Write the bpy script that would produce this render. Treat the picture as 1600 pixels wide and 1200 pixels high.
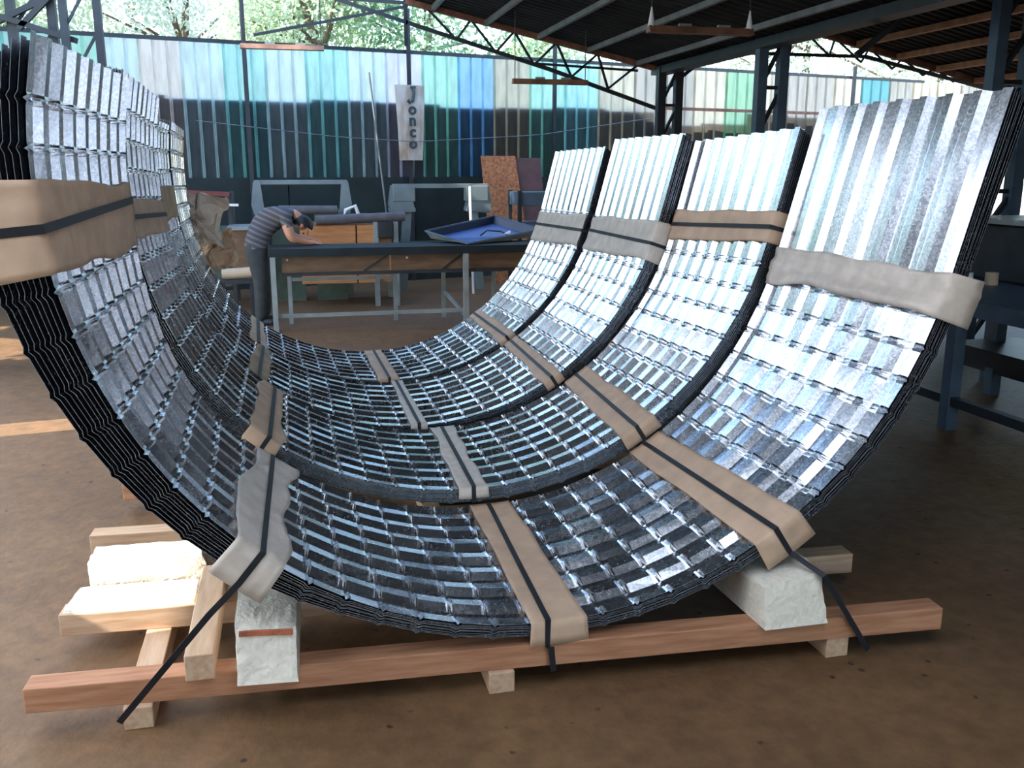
import bpy, bmesh, math, random
from mathutils import Vector, Matrix, noise
R_ = math.radians
rnd = random.Random(7)
for o in list(bpy.data.objects): bpy.data.objects.remove(o)
scene = bpy.context.scene
C = scene.collection

# ------------------------------------------------------------------ camera, sky, sun, exposure
cam_d = bpy.data.cameras.new('camera'); cam = bpy.data.objects.new('camera', cam_d); C.objects.link(cam)
cam_d.sensor_width = 36; cam_d.lens = 36 * 1450 / 1600; cam_d.clip_end = 300
cam.location = (0, 0, 1.72)
cam.rotation_euler = (R_(90 - 13.12), 0, R_(-13.23))
scene.camera = cam
SUN = Vector((-.80, -.12, .60)).normalized()
world = bpy.data.worlds.new('sky'); scene.world = world; world.use_nodes = True
wn = world.node_tree; wn.nodes.clear()
wo = wn.nodes.new('ShaderNodeOutputWorld'); bg = wn.nodes.new('ShaderNodeBackground')
sk = wn.nodes.new('ShaderNodeTexSky'); sk.sky_type = 'NISHITA'; sk.sun_disc = False
sk.sun_elevation = math.asin(SUN.z); sk.sun_rotation = math.atan2(SUN.x, SUN.y)
sk.air_density = 1.0; sk.dust_density = 0.6; sk.ozone_density = 1.5
wn.links.new(sk.outputs[0], bg.inputs[0]); bg.inputs[1].default_value = 0.62
wn.links.new(bg.outputs[0], wo.inputs[0])
sd = bpy.data.lights.new('sun', 'SUN'); sd.energy = 9.5; sd.angle = R_(0.53); sd.color = (1, .95, .86)
so = bpy.data.objects.new('sun', sd); C.objects.link(so); so.location = (-20, 10, 25)
so.rotation_euler = (-SUN).to_track_quat('-Z', 'Y').to_euler()
vs = scene.view_settings
vs.view_transform = 'Standard'; vs.look = 'None'; vs.gamma = 1; vs.use_curve_mapping = False
vs.exposure = 0.8
scene.cycles.max_bounces = 10; scene.cycles.diffuse_bounces = 5; scene.cycles.glossy_bounces = 5

# ------------------------------------------------------------------ materials
def mat(name, col, rough=.6, metal=0., var=.15, scale=8., bump=0., col2=None, spec=.5, stretch=None, detail=4):
    m = bpy.data.materials.new(name); m.use_nodes = True
    nt = m.node_tree; b = nt.nodes['Principled BSDF']
    b.inputs['Roughness'].default_value = rough; b.inputs['Metallic'].default_value = metal
    b.inputs['Specular IOR Level'].default_value = spec
    tc = nt.nodes.new('ShaderNodeTexCoord'); mp = nt.nodes.new('ShaderNodeMapping')
    if stretch: mp.inputs['Scale'].default_value = stretch
    nt.links.new(tc.outputs['Object'], mp.inputs[0])
    n = nt.nodes.new('ShaderNodeTexNoise'); n.inputs['Scale'].default_value = scale; n.inputs['Detail'].default_value = detail
    nt.links.new(mp.outputs[0], n.inputs[0])
    r = nt.nodes.new('ShaderNodeValToRGB')
    c1 = col2 if col2 else tuple(c * (1 - var) for c in col)
    c2 = col if col2 else tuple(min(1, c * (1 + var)) for c in col)
    r.color_ramp.elements[0].position = .35; r.color_ramp.elements[1].position = .65
    r.color_ramp.elements[0].color = (*c1, 1); r.color_ramp.elements[1].color = (*c2, 1)
    nt.links.new(n.outputs[0], r.inputs[0]); nt.links.new(r.outputs[0], b.inputs['Base Color'])
    if bump:
        bn = nt.nodes.new('ShaderNodeBump'); bn.inputs['Strength'].default_value = bump; bn.inputs['Distance'].default_value = .01
        nt.links.new(n.outputs[0], bn.inputs['Height']); nt.links.new(bn.outputs[0], b.inputs['Normal'])
    return m

def galv_mat():
    m = bpy.data.materials.new('galvanised_steel'); m.use_nodes = True
    nt = m.node_tree; b = nt.nodes['Principled BSDF']
    tc = nt.nodes.new('ShaderNodeTexCoord')
    v = nt.nodes.new('ShaderNodeTexVoronoi'); v.inputs['Scale'].default_value = 150
    n = nt.nodes.new('ShaderNodeTexNoise'); n.inputs['Scale'].default_value = 5; n.inputs['Detail'].default_value = 5
    nt.links.new(tc.outputs['Object'], v.inputs[0]); nt.links.new(tc.outputs['Object'], n.inputs[0])
    bw = nt.nodes.new('ShaderNodeRGBToBW'); nt.links.new(v.outputs['Color'], bw.inputs[0])
    r = nt.nodes.new('ShaderNodeValToRGB')
    r.color_ramp.elements[0].position = .25; r.color_ramp.elements[1].position = .75
    r.color_ramp.elements[0].color = (.62, .65, .70, 1); r.color_ramp.elements[1].color = (.90, .91, .93, 1)
    nt.links.new(bw.outputs[0], r.inputs[0]); nt.links.new(r.outputs[0], b.inputs['Base Color'])
    mr = nt.nodes.new('ShaderNodeMapRange'); mr.inputs['To Min'].default_value = .17; mr.inputs['To Max'].default_value = .27
    nt.links.new(n.outputs[0], mr.inputs[0])
    ad = nt.nodes.new('ShaderNodeMath'); ad.operation = 'MULTIPLY_ADD'; ad.inputs[1].default_value = .06
    nt.links.new(bw.outputs[0], ad.inputs[0]); nt.links.new(mr.outputs[0], ad.inputs[2])
    nt.links.new(ad.outputs[0], b.inputs['Roughness'])
    b.inputs['Metallic'].default_value = 1
    return m

def translucent_mat(name, col, t=.95):
    m = bpy.data.materials.new(name); m.use_nodes = True
    nt = m.node_tree; nt.nodes.clear()
    out = nt.nodes.new('ShaderNodeOutputMaterial'); mix = nt.nodes.new('ShaderNodeMixShader'); mix.inputs[0].default_value = t
    d = nt.nodes.new('ShaderNodeBsdfDiffuse'); tr = nt.nodes.new('ShaderNodeBsdfTranslucent')
    tc = nt.nodes.new('ShaderNodeTexCoord'); mp = nt.nodes.new('ShaderNodeMapping'); mp.inputs['Scale'].default_value = (5, 5, 1.2)
    n = nt.nodes.new('ShaderNodeTexNoise'); n.inputs['Scale'].default_value = 2.2; n.inputs['Detail'].default_value = 6
    r = nt.nodes.new('ShaderNodeValToRGB'); r.color_ramp.elements[0].position = .3; r.color_ramp.elements[1].position = .6
    r.color_ramp.elements[0].color = (*[c * .78 for c in col], 1); r.color_ramp.elements[1].color = (*col, 1)
    nt.links.new(tc.outputs['Object'], mp.inputs[0]); nt.links.new(mp.outputs[0], n.inputs[0]); nt.links.new(n.outputs[0], r.inputs[0])
    nt.links.new(r.outputs[0], tr.inputs[0]); nt.links.new(r.outputs[0], d.inputs[0])
    nt.links.new(d.outputs[0], mix.inputs[1]); nt.links.new(tr.outputs[0], mix.inputs[2]); nt.links.new(mix.outputs[0], out.inputs[0])
    return m

def leaf_mat(name, col, col2):
    m = bpy.data.materials.new(name); m.use_nodes = True
    nt = m.node_tree; nt.nodes.clear()
    out = nt.nodes.new('ShaderNodeOutputMaterial'); mix = nt.nodes.new('ShaderNodeMixShader'); mix.inputs[0].default_value = .45
    d = nt.nodes.new('ShaderNodeBsdfPrincipled'); d.inputs['Roughness'].default_value = .45
    tr = nt.nodes.new('ShaderNodeBsdfTranslucent')
    tc = nt.nodes.new('ShaderNodeTexCoord'); n = nt.nodes.new('ShaderNodeTexNoise'); n.inputs['Scale'].default_value = .9; n.inputs['Detail'].default_value = 6
    r = nt.nodes.new('ShaderNodeValToRGB'); r.color_ramp.elements[0].position = .35; r.color_ramp.elements[1].position = .65
    r.color_ramp.elements[0].color = (*col, 1); r.color_ramp.elements[1].color = (*col2, 1)
    nt.links.new(tc.outputs['Object'], n.inputs[0]); nt.links.new(n.outputs[0], r.inputs[0])
    nt.links.new(r.outputs[0], d.inputs['Base Color']); nt.links.new(r.outputs[0], tr.inputs[0])
    nt.links.new(d.outputs[0], mix.inputs[1]); nt.links.new(tr.outputs[0], mix.inputs[2]); nt.links.new(mix.outputs[0], out.inputs[0])
    return m

def floor_mat():
    m = bpy.data.materials.new('earthy_concrete'); m.use_nodes = True
    nt = m.node_tree; b = nt.nodes['Principled BSDF']; b.inputs['Roughness'].default_value = .62; b.inputs['Specular IOR Level'].default_value = .35
    tc = nt.nodes.new('ShaderNodeTexCoord')
    def noise_n(s, d=6):
        n = nt.nodes.new('ShaderNodeTexNoise'); n.inputs['Scale'].default_value = s; n.inputs['Detail'].default_value = d
        nt.links.new(tc.outputs['Object'], n.inputs[0]); return n
    def ramp(n, p0, c0, p1, c1):
        r = nt.nodes.new('ShaderNodeValToRGB'); r.color_ramp.elements[0].position = p0; r.color_ramp.elements[1].position = p1
        r.color_ramp.elements[0].color = (*c0, 1); r.color_ramp.elements[1].color = (*c1, 1); nt.links.new(n.outputs[0], r.inputs[0]); return r
    a = ramp(noise_n(.8), .3, (.138, .072, .031), .7, (.198, .108, .049))
    g = ramp(noise_n(14, 8), .3, (.72, .72, .7), .7, (1.1, 1.08, 1.05))
    v = nt.nodes.new('ShaderNodeTexVoronoi'); v.inputs['Scale'].default_value = 10; nt.links.new(tc.outputs['Object'], v.inputs[0])
    s = ramp(v, .09, (.30, .27, .25), .14, (1, 1, 1))
    sel = ramp(noise_n(9, 2), .5, (1, 1, 1), .56, (0, 0, 0))
    mx0 = nt.nodes.new('ShaderNodeMix'); mx0.data_type = 'RGBA'; mx0.inputs[7].default_value = (1, 1, 1, 1)
    nt.links.new(sel.outputs[0], mx0.inputs[0]); nt.links.new(s.outputs[0], mx0.inputs[6])
    m1 = nt.nodes.new('ShaderNodeMix'); m1.data_type = 'RGBA'; m1.blend_type = 'MULTIPLY'; m1.inputs[0].default_value = 1
    nt.links.new(a.outputs[0], m1.inputs[6]); nt.links.new(g.outputs[0], m1.inputs[7])
    m2 = nt.nodes.new('ShaderNodeMix'); m2.data_type = 'RGBA'; m2.blend_type = 'MULTIPLY'; m2.inputs[0].default_value = 1
    nt.links.new(m1.outputs[2], m2.inputs[6]); nt.links.new(mx0.outputs[2], m2.inputs[7])
    nt.links.new(m2.outputs[2], b.inputs['Base Color'])
    bn = nt.nodes.new('ShaderNodeBump'); bn.inputs['Strength'].default_value = .35; bn.inputs['Distance'].default_value = .01
    nb = noise_n(30, 6); nt.links.new(nb.outputs[0], bn.inputs['Height']); nt.links.new(bn.outputs[0], b.inputs['Normal'])
    return m

def stripe_mat():
    m = bpy.data.materials.new('striped_shirt'); m.use_nodes = True
    nt = m.node_tree; b = nt.nodes['Principled BSDF']; b.inputs['Roughness'].default_value = .85
    tc = nt.nodes.new('ShaderNodeTexCoord'); mp = nt.nodes.new('ShaderNodeMapping'); mp.inputs['Rotation'].default_value = (0, R_(-25), 0)
    w = nt.nodes.new('ShaderNodeTexWave'); w.bands_direction = 'Z'; w.inputs['Scale'].default_value = 5.6; w.inputs['Distortion'].default_value = .6
    r = nt.nodes.new('ShaderNodeValToRGB'); r.color_ramp.elements[0].position = .62; r.color_ramp.elements[1].position = .78
    r.color_ramp.elements[0].color = (.055, .06, .075, 1); r.color_ramp.elements[1].color = (.15, .13, .13, 1)
    nt.links.new(tc.outputs['Object'], mp.inputs[0]); nt.links.new(mp.outputs[0], w.inputs[0]); nt.links.new(w.outputs['Fac'], r.inputs[0]); nt.links.new(r.outputs[0], b.inputs['Base Color'])
    return m

GALV = galv_mat()
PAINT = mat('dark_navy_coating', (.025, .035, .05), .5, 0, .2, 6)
RIM = mat('cut_sheet_edge', (.42, .46, .52), .4, .8, .3, 30)
KRAFT = mat('brown_kraft_paper', (.58, .39, .26), .65, 0, .12, 9, .25)
KRAFT_GREY = mat('pale_waxed_paper', (.64, .54, .45), .42, 0, .12, 12, .3)
KRAFT_OCHRE = mat('ochre_kraft_paper', (.42, .29, .16), .65, 0, .2, 7, .25)
STRAP = mat('black_steel_strap', (.015, .016, .02), .5, 0, .2, 20, spec=.3)
WOOD = mat('sawn_spruce', (.62, .42, .27), .7, 0, .1, 5, .15, (.50, .30, .17), stretch=(1, 9, 9))
WOODR = mat('reddish_sawn_spruce', (.52, .25, .13), .7, 0, .1, 5, .15, (.38, .16, .075), stretch=(1, 9, 9))
WOODY = mat('sawn_spruce_lengthways', (.62, .42, .27), .7, 0, .1, 5, .15, (.50, .31, .18), stretch=(9, 1, 9))
FOAM = mat('white_polystyrene', (.82, .74, .60), .75, 0, .06, 60, .5)
BRICKRED = mat('red_stain', (.45, .13, .06), .8, 0, .3, 25)
FLOOR = floor_mat()
STEEL = mat('dark_painted_steel', (.022, .027, .033), .5, .2, .25, 5)
STEELB = mat('blue_grey_painted_steel', (.07, .11, .16), .45, .1, .2, 4)
RUST = mat('rusty_red_steel', (.17, .07, .045), .7, .1, .35, 8)
PURLIN_GREY = mat('grey_purlin_steel', (.16, .17, .18), .5, .3, .2, 6)
PURLIN_BROWN = mat('brown_purlin_timber', (.34, .16, .08), .7, 0, .3, 6)
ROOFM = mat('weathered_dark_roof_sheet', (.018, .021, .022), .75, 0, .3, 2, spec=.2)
GREYM = mat('grey_machine_paint', (.17, .21, .22), .5, 0, .1, 5)
GREYP = mat('pale_grey_steel', (.24, .27, .27), .45, .2, .15, 5)
TABLEDK = mat('dark_green_table_edge', (.014, .022, .026), .6, 0, .2, 5, spec=.2)
BROWNB = mat('brown_plywood', (.15, .085, .045), .6, 0, .25, 4, 0, None, stretch=(1, 5, 5))
ORANGEW = mat('orange_pine_board', (.58, .26, .10), .6, 0, .1, 5, 0, (.45, .18, .06), stretch=(1, 4, 9))
OSB = mat('oriented_strand_board', (.46, .17, .05), .65, 0, .1, 26, .2, (.24, .07, .02), detail=2)
DKBOARD = mat('dark_red_board', (.10, .04, .035), .7, 0, .2, 4)
BLUE = mat('glossy_blue_enamel', (.06, .12, .36), .35, 0, .12, 3)
BLUEDK = mat('navy_tray_side', (.02, .028, .06), .4, 0, .15, 3)
GREYPIPE = mat('grey_fabric_roll', (.10, .095, .105), .7, 0, .15, 10)
WHITE = mat('white_paint', (.78, .78, .76), .5, 0, .05, 6)
RUSTYWHITE = mat('rust_streaked_white_sheet', (.52, .47, .42), .6, 0, .1, 3, 0, (.34, .25, .18), stretch=(3, 3, 1))
LETTER = mat('dark_teal_lettering', (.03, .06, .07), .6)
DKGREEN = mat('dark_green_plinth_board', (.008, .017, .017), .6, 0, .3, 3)
WALLDK = mat('dark_brown_boarding', (.016, .013, .011), .85, 0, .3, 3)
GROUND = mat('outdoor_soil', (.42, .34, .24), .9, 0, .25, 1.5)
BARK = mat('brown_bark', (.12, .09, .06), .9, 0, .3, 8, .5)
LEAVES = [leaf_mat('pale_green_leaves', (.34, .44, .26), (.72, .80, .62)), leaf_mat('silver_green_leaves', (.38, .48, .42), (.78, .84, .78)),
          leaf_mat('deep_green_leaves', (.12, .26, .14), (.45, .62, .36))]
SKIN = mat('tanned_skin', (.50, .23, .14), .55, 0, .08, 8)
HAIR = mat('black_hair', (.012, .010, .010), .6, 0, .2, 40)
TROUSER = mat('charcoal_trousers', (.035, .04, .042), .85, 0, .2, 12)
SHIRT = stripe_mat()
TEALTAPE = mat('teal_print', (.05, .42, .42), .6)
CARD = mat('pale_cardboard', (.50, .38, .27), .75, 0, .1, 6)
REDDK = mat('dark_red_paint', (.16, .035, .03), .6, 0, .2, 6)
GREENDK = mat('dull_green_paint', (.06, .085, .06), .6, 0, .2, 6)
LAMPBROWN = mat('rusty_lamp_housing', (.24, .12, .07), .55, .2, .3, 8)

# ------------------------------------------------------------------ mesh helpers
class MB:
    def __init__(s): s.v = []; s.f = []
    def add(s, v, f):
        n = len(s.v); s.v += [tuple(p) for p in v]; s.f += [tuple(i + n for i in q) for q in f]; return s
    def box(s, x0, x1, y0, y1, z0, z1):
        v = [(x, y, z) for z in (z0, z1) for (x, y) in ((x0, y0), (x1, y0), (x1, y1), (x0, y1))]
        return s.add(v, [(3, 2, 1, 0), (4, 5, 6, 7), (0, 1, 5, 4), (1, 2, 6, 5), (2, 3, 7, 6), (3, 0, 4, 7)])
    def hexa(s, bot, top):
        return s.add(list(bot) + list(top), [(3, 2, 1, 0), (4, 5, 6, 7), (0, 1, 5, 4), (1, 2, 6, 5), (2, 3, 7, 6), (3, 0, 4, 7)])
    def bar(s, p, q, w, h=None, up=(0, 0, 1)):
        h = h or w; p = Vector(p); q = Vector(q); t = (q - p).normalized(); u = Vector(up)
        if abs(t.dot(u)) > .95: u = Vector((1, 0, 0))
        a = t.cross(u).normalized(); b = a.cross(t).normalized()
        v = []
        for c in (p, q):
            for (i, j) in ((-1, -1), (1, -1), (1, 1), (-1, 1)): v.append(c + a * (i * w / 2) + b * (j * h / 2))
        return s.add(v, [(0, 1, 2, 3), (7, 6, 5, 4), (0, 4, 5, 1), (1, 5, 6, 2), (2, 6, 7, 3), (3, 7, 4, 0)])
    def tube(s, p, q, r, n=10, r2=None):
        r2 = r if r2 is None else r2
        p = Vector(p); q = Vector(q); t = (q - p).normalized(); u = Vector((0, 0, 1)) if abs(t.z) < .9 else Vector((1, 0, 0))
        a = t.cross(u).normalized(); b = a.cross(t)
        v = [c + (a * math.cos(2 * math.pi * i / n) + b * math.sin(2 * math.pi * i / n)) * rr for c, rr in ((p, r), (q, r2)) for i in range(n)]
        f = [(i, (i + 1) % n, n + (i + 1) % n, n + i) for i in range(n)] + [tuple(range(n))[::-1], tuple(range(n, 2 * n))]
        return s.add(v, f)
    def path(s, pts, r, n=8):
        pts = [Vector(p) for p in pts]; v = []
        for i, p in enumerate(pts):
            t = (pts[min(i + 1, len(pts) - 1)] - pts[max(i - 1, 0)]).normalized()
            u = Vector((0, 0, 1)) if abs(t.z) < .9 else Vector((1, 0, 0))
            a = t.cross(u).normalized(); b = a.cross(t)
            v += [p + (a * math.cos(2 * math.pi * k / n) + b * math.sin(2 * math.pi * k / n)) * r for k in range(n)]
        f = [(i * n + k, i * n + (k + 1) % n, (i + 1) * n + (k + 1) % n, (i + 1) * n + k) for i in range(len(pts) - 1) for k in range(n)]
        f += [tuple(range(n))[::-1], tuple(range((len(pts) - 1) * n, len(pts) * n))]
        return s.add(v, f)

def tag(o, label=None, cat=None, group=None, kind=None):
    if label: o['label'] = label
    if cat: o['category'] = cat
    if group: o['group'] = group
    if kind: o['kind'] = kind
    return o

def build(name, mb, m, root=None, smooth=False, bevel=0., label=None, cat=None, group=None, kind=None, solid=0.):
    """one mesh object; coordinates are world ones, the origin is put at the base (or at the root's place for a part)"""
    if root is None:
        xs = [p[0] for p in mb.v]; ys = [p[1] for p in mb.v]; zs = [p[2] for p in mb.v]
        org = Vector(((min(xs) + max(xs)) / 2, (min(ys) + max(ys)) / 2, min(zs)))
    else:
        r = root; org = Vector((0, 0, 0))
        while r is not None: org += r.location; r = r.parent
    me = bpy.data.meshes.new(name)
    me.from_pydata([tuple(Vector(p) - org) for p in mb.v], [], mb.f); me.update()
    bm = bmesh.new(); bm.from_mesh(me); bmesh.ops.recalc_face_normals(bm, faces=bm.faces); bm.to_mesh(me); bm.free()
    if m: me.materials.append(m)
    if smooth: me.polygons.foreach_set('use_smooth', [True] * len(me.polygons))
    o = bpy.data.objects.new(name, me); C.objects.link(o)
    if root is None: o.location = org
    else: o.parent = root
    if bevel:
        b = o.modifiers.new('edge', 'BEVEL'); b.width = bevel; b.segments = 2; b.limit_method = 'ANGLE'
    if solid:
        s = o.modifiers.new('thickness', 'SOLIDIFY'); s.thickness = solid; s.offset = 0
    return tag(o, label, cat, group, kind)

def empty(name, loc, label=None, cat=None, group=None, kind=None):
    o = bpy.data.objects.new(name, None); o.empty_display_size = .1; C.objects.link(o); o.location = loc
    return tag(o, label, cat, group, kind)

# ------------------------------------------------------------------ setting: floor, walls, roof
fl = MB(); nx, ny = 24, 24
build('floor', MB().box(-12, 16, -5, 18.2, -.1, 0), FLOOR, kind='structure')
build('ground_outside', MB().box(-80, 90, -70, 110, -.3, -.11), GROUND, kind='structure')

W0 = Vector((-2.35, 13.64, 0)); WD = Vector((.973, .230, 0)).normalized(); WN = Vector((-WD.y, WD.x, 0))  # along the wall, outwards
def wp(s, out, z): p = W0 + WD * s + WN * out; return (p.x, p.y, z)
wall = empty('wall_back', wp(0, 0, 0), kind='structure')
AQ = (.50, .80, .78); PALE = (.72, .84, .84); PINK = (.86, .78, .74); LIL = (.80, .78, .86); MINT = (.50, .80, .68); BLU = (.36, .60, .80)
CRM = (.66, .60, .48); TEAL = (.18, .42, .45); GRN = (.34, .56, .38); GRYC = (.48, .45, .40)
panels = [(-5.2, AQ), (-4.6, PALE), (-4.0, AQ), (-3.4, AQ), (-2.8, TEAL), (-2.2, AQ), (-1.65, AQ), (-1.1, AQ), (-.55, MINT), (0, PALE), (.5, PINK), (1.03, PALE), (1.59, AQ), (2.15, PALE), (2.73, AQ), (3.34, PALE), (3.93, LIL), (4.51, MINT), (5.1, BLU), (5.71, CRM),
          (6.35, MINT), (7.0, AQ), (7.64, CRM), (8.35, GRYC), (9.0, GRYC), (9.6, CRM), (10.3, GRN), (11.0, CRM), (11.5, GRYC), (12.2, GRYC), (12.9, CRM), (13.6, TEAL), (14.35, GRYC), (15.0, CRM), (15.7, CRM), (16.4, GRYC), (17.1, CRM), (17.8, None)]
pm_cache = {}
for (s0, col), (s1, _) in zip(panels, panels[1:]):
    key = col
    if key not in pm_cache: pm_cache[key] = translucent_mat('fibreglass_%02d' % len(pm_cache), col)
    mb = MB(); nrib = 3; pts = []
    w = (s1 - s0) / nrib
    for i in range(nrib):
        a = s0 + i * w
        pts += [(a, 0), (a + .012, -.028), (a + .034, -.028), (a + .046, 0)]
    pts.append((s1 + .03, -.004))
    top = 3.40 + rnd.uniform(-.02, .02); off = rnd.uniform(0, .008)
    v = []
    for (s, o) in pts: v += [wp(s, o - off, 0.02), wp(s, o - off, 1.6), wp(s, o - off, top)]
    n = len(pts)
    f = [(3 * i + k, 3 * i + 3 + k, 3 * i + 4 + k, 3 * i + 1 + k) for i in range(n - 1) for k in (0, 1)]
    build('panel', MB().add(v, f), pm_cache[key], wall)
build('top_rail', MB().bar(wp(-5.2, -.05, 3.40), wp(15.25, -.05, 3.40), .05, .05), STEEL, wall)
build('mid_rail', MB().bar(wp(9.0, -.06, 2.72), wp(17.8, -.06, 2.72), .05, .05), RUST, wall)
# boarding added outside the translucent panels to keep daylight off their lower part
mb = MB()
for i in range(23):
    a = -5.2 + i; tz = 2.66 + .03 * math.sin(i * 1.7)
    if 14 <= i <= 15: tz -= .18
    p = [wp(a, .012, 0), wp(a + 1.0, .012, 0), wp(a + 1.0, .05, 0), wp(a, .05, 0)]
    build('board', MB().hexa(p, [(q[0], q[1], tz) for q in p]), WALLDK, wall)
for i in range(12):
    a = -5.2 + i * 1.9
    p = [wp(a, -.075, 0), wp(a + 1.88, -.075, 0), wp(a + 1.88, -.05, 0), wp(a, -.05, 0)]
    build('plinth_board', MB().hexa(p, [(q[0], q[1], 1.58) for q in p]), DKGREEN, wall)
for i, (s, z1) in enumerate(((1.87, 4.3), (4.27, 4.0), (6.76, 3.75), (13.3, 3.6))):
    build('wall_post', MB().bar(wp(s, -.11, 0), wp(s, -.11, z1), .045, .06), STEEL,
          label=['thin dark wall post left of the lettered sheet', 'thin dark wall post rising behind the lettered sheet', 'thin dark wall post between teal panels', 'thin dark wall post by the far right teal panels'][i], cat='post', group='posts along the back wall')

# unseen left wall, translucency and gaps added to shape sunlight; rear wall behind the camera, right wall
LX = -2.7
def wall_rects(name, rects, fn, m):
    r = empty(name, fn(*rects[0][:1], rects[0][2]), kind='structure')
    for (a0, a1, z0, z1) in rects:
        b0 = fn(a0, z0); b1 = fn(a1, z1)
        t = .04
        d = (Vector(b1) - Vector(b0)); d.z = 0; nrm = Vector((d.y, -d.x, 0)).normalized() * t
        p = [(b0[0], b0[1], z0), (b1[0], b1[1], z0), (b1[0] + nrm.x, b1[1] + nrm.y, z0), (b0[0] + nrm.x, b0[1] + nrm.y, z0)]
        build('panel', MB().hexa(p, [(q[0], q[1], z1) for q in p]), m, r)
    return r
SIDE = mat('brown_side_sheet', (.16, .13, .11), .8, 0, .25, 2)
wall_rects('wall_left_near', [(-5, 1.6, 0, 3.05)], lambda a, z: (LX, a, z), SIDE)
wall_rects('wall_left', [(1.6, 2.98, 0, 3.13), (2.98, 3.40, 0, 1.54), (2.98, 3.40, 1.97, 3.13), (3.40, 6.36, 0, 3.13), (6.36, 6.70, 0, .45), (6.36, 6.70, 1.09, 3.13), (6.70, 7.0, 0, 3.13), (7.0, 7.45, 0, .70), (7.0, 7.45, .80, 3.13), (7.45, 8.9, 0, 3.13)], lambda a, z: (LX, a, z), translucent_mat('fibreglass_side', (.78, .83, .88)))
wall_rects('wall_right', [(-5, 11, 0, 3.0)], lambda a, z: (11.2, a, z), SIDE)
wall_rects('wall_front', [(-2.7, -.3, 0, 3.2), (4.0, 11.2, 0, 3.2), (-.3, 4.0, 2.5, 3.2)], lambda a, z: (a, -5, z), SIDE)

# roof: two gabled spans, left slope of the first one only over the near part
SKYL = translucent_mat('fibreglass_roof', (.78, .83, .88))  # for roof sheets added out of view to let in light
def roof_slope(name, xa, za, xb, zb, y0, y1, step, m=None):
    r = empty(name, ((xa + xb) / 2, (y0 + y1) / 2, min(za, zb)), kind='structure')
    n = int(round((y1 - y0) / step)); st = (y1 - y0) / n
    for i in range(n):
        a = y0 + i * st; pts = []
        k = 6
        for j in range(k):
            b = a + j * st / k; c = st / k
            pts += [(b, 0), (b + c * .35, 0), (b + c * .5, .03), (b + c * .85, .03)]
        pts.append((a + st, 0))
        v = []
        for (yy, dz) in pts: v += [(xa, yy, za + dz), (xb, yy, zb + dz)]
        f = [(2 * q, 2 * q + 2, 2 * q + 3, 2 * q + 1) for q in range(len(pts) - 1)]
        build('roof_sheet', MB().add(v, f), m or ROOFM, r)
    return r
VX, VZ = 5.25, 3.12           # valley
PX, PZ = 1.62, 3.90           # first ridge
QX, QZ = 7.3, 3.80            # second ridge
EX, EZ = 10.8, 3.0            # right eave
YE = 13.15
r1 = roof_slope('ceiling_first_span', PX, PZ, VX, VZ, -5, YE, 1.0)
r2 = roof_slope('ceiling_second_span_rising', VX, VZ, QX, QZ, -5, YE, 1.0)
r3 = roof_slope('ceiling_second_span_falling', QX, QZ, EX + .6, EZ - .14, -5, YE, 1.0)
r4 = roof_slope('ceiling_first_span_near', -1.0, 3.44, PX, PZ, 1.6, 7.6, 1.0)
r7 = roof_slope('ceiling_first_span_skylight', -1.0, 3.44, PX, PZ, -1.4, 1.6, 1.0, SKYL)  # unseen skylight added to brighten the papers and near floor
r8 = roof_slope('ceiling_first_span_rear', -1.0, 3.44, PX, PZ, -5, -1.4, 1.0)
r5 = roof_slope('ceiling_first_span_eaves', LX - .3, 3.02, -.7, 3.457, 1.6, 7.6, 1.0, SKYL)  # unseen translucent strip, added for soft light from the upper left
r6 = roof_slope('ceiling_first_span_eaves_near', LX - .3, 3.02, -.7, 3.457, -5, 1.6, 1.0)
for i in range(4):  # shortened sheets stepping back along the ridge, added to cut daylight behind
    y0 = 7.6 + i * .95; xa = -.5 + i * .52
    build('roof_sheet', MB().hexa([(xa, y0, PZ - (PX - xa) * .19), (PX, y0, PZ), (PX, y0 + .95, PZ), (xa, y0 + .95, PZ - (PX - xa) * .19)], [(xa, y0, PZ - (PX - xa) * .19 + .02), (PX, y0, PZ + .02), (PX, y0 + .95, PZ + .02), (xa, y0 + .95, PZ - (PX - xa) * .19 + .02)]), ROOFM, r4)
def purlins(r, xa, za, xb, zb, n, y0, y1, m, w, h, drop):
    for i in range(n):
        t = (i + .5) / n
        x = xa + (xb - xa) * t; z = za + (zb - za) * t - drop
        build('purlin', MB().bar((x, y0, z), (x, y1, z), w, h), m, r)
purlins(r1, PX, PZ, VX, VZ, 5, -5, YE, PURLIN_GREY, .05, .06, .04)
purlins(r2, VX, VZ, QX, QZ, 3, -5, YE, PURLIN_GREY, .05, .06, .04)
purlins(r3, QX, QZ, EX, EZ, 5, -5, YE, PURLIN_BROWN, .09, .08, .05)
purlins(r4, -.9, 3.42, PX, PZ, 3, -5, 7.6, PURLIN_GREY, .05, .06, .04)
build('valley_gutter', MB().bar((VX, -5, VZ - .06), (VX, YE, VZ - .06), .22, .10), STEEL, r1)
build('ridge_beam', MB().bar((QX, -5, QZ - .06), (QX, YE, QZ - .06), .10, .12), STEEL, r2)

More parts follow.
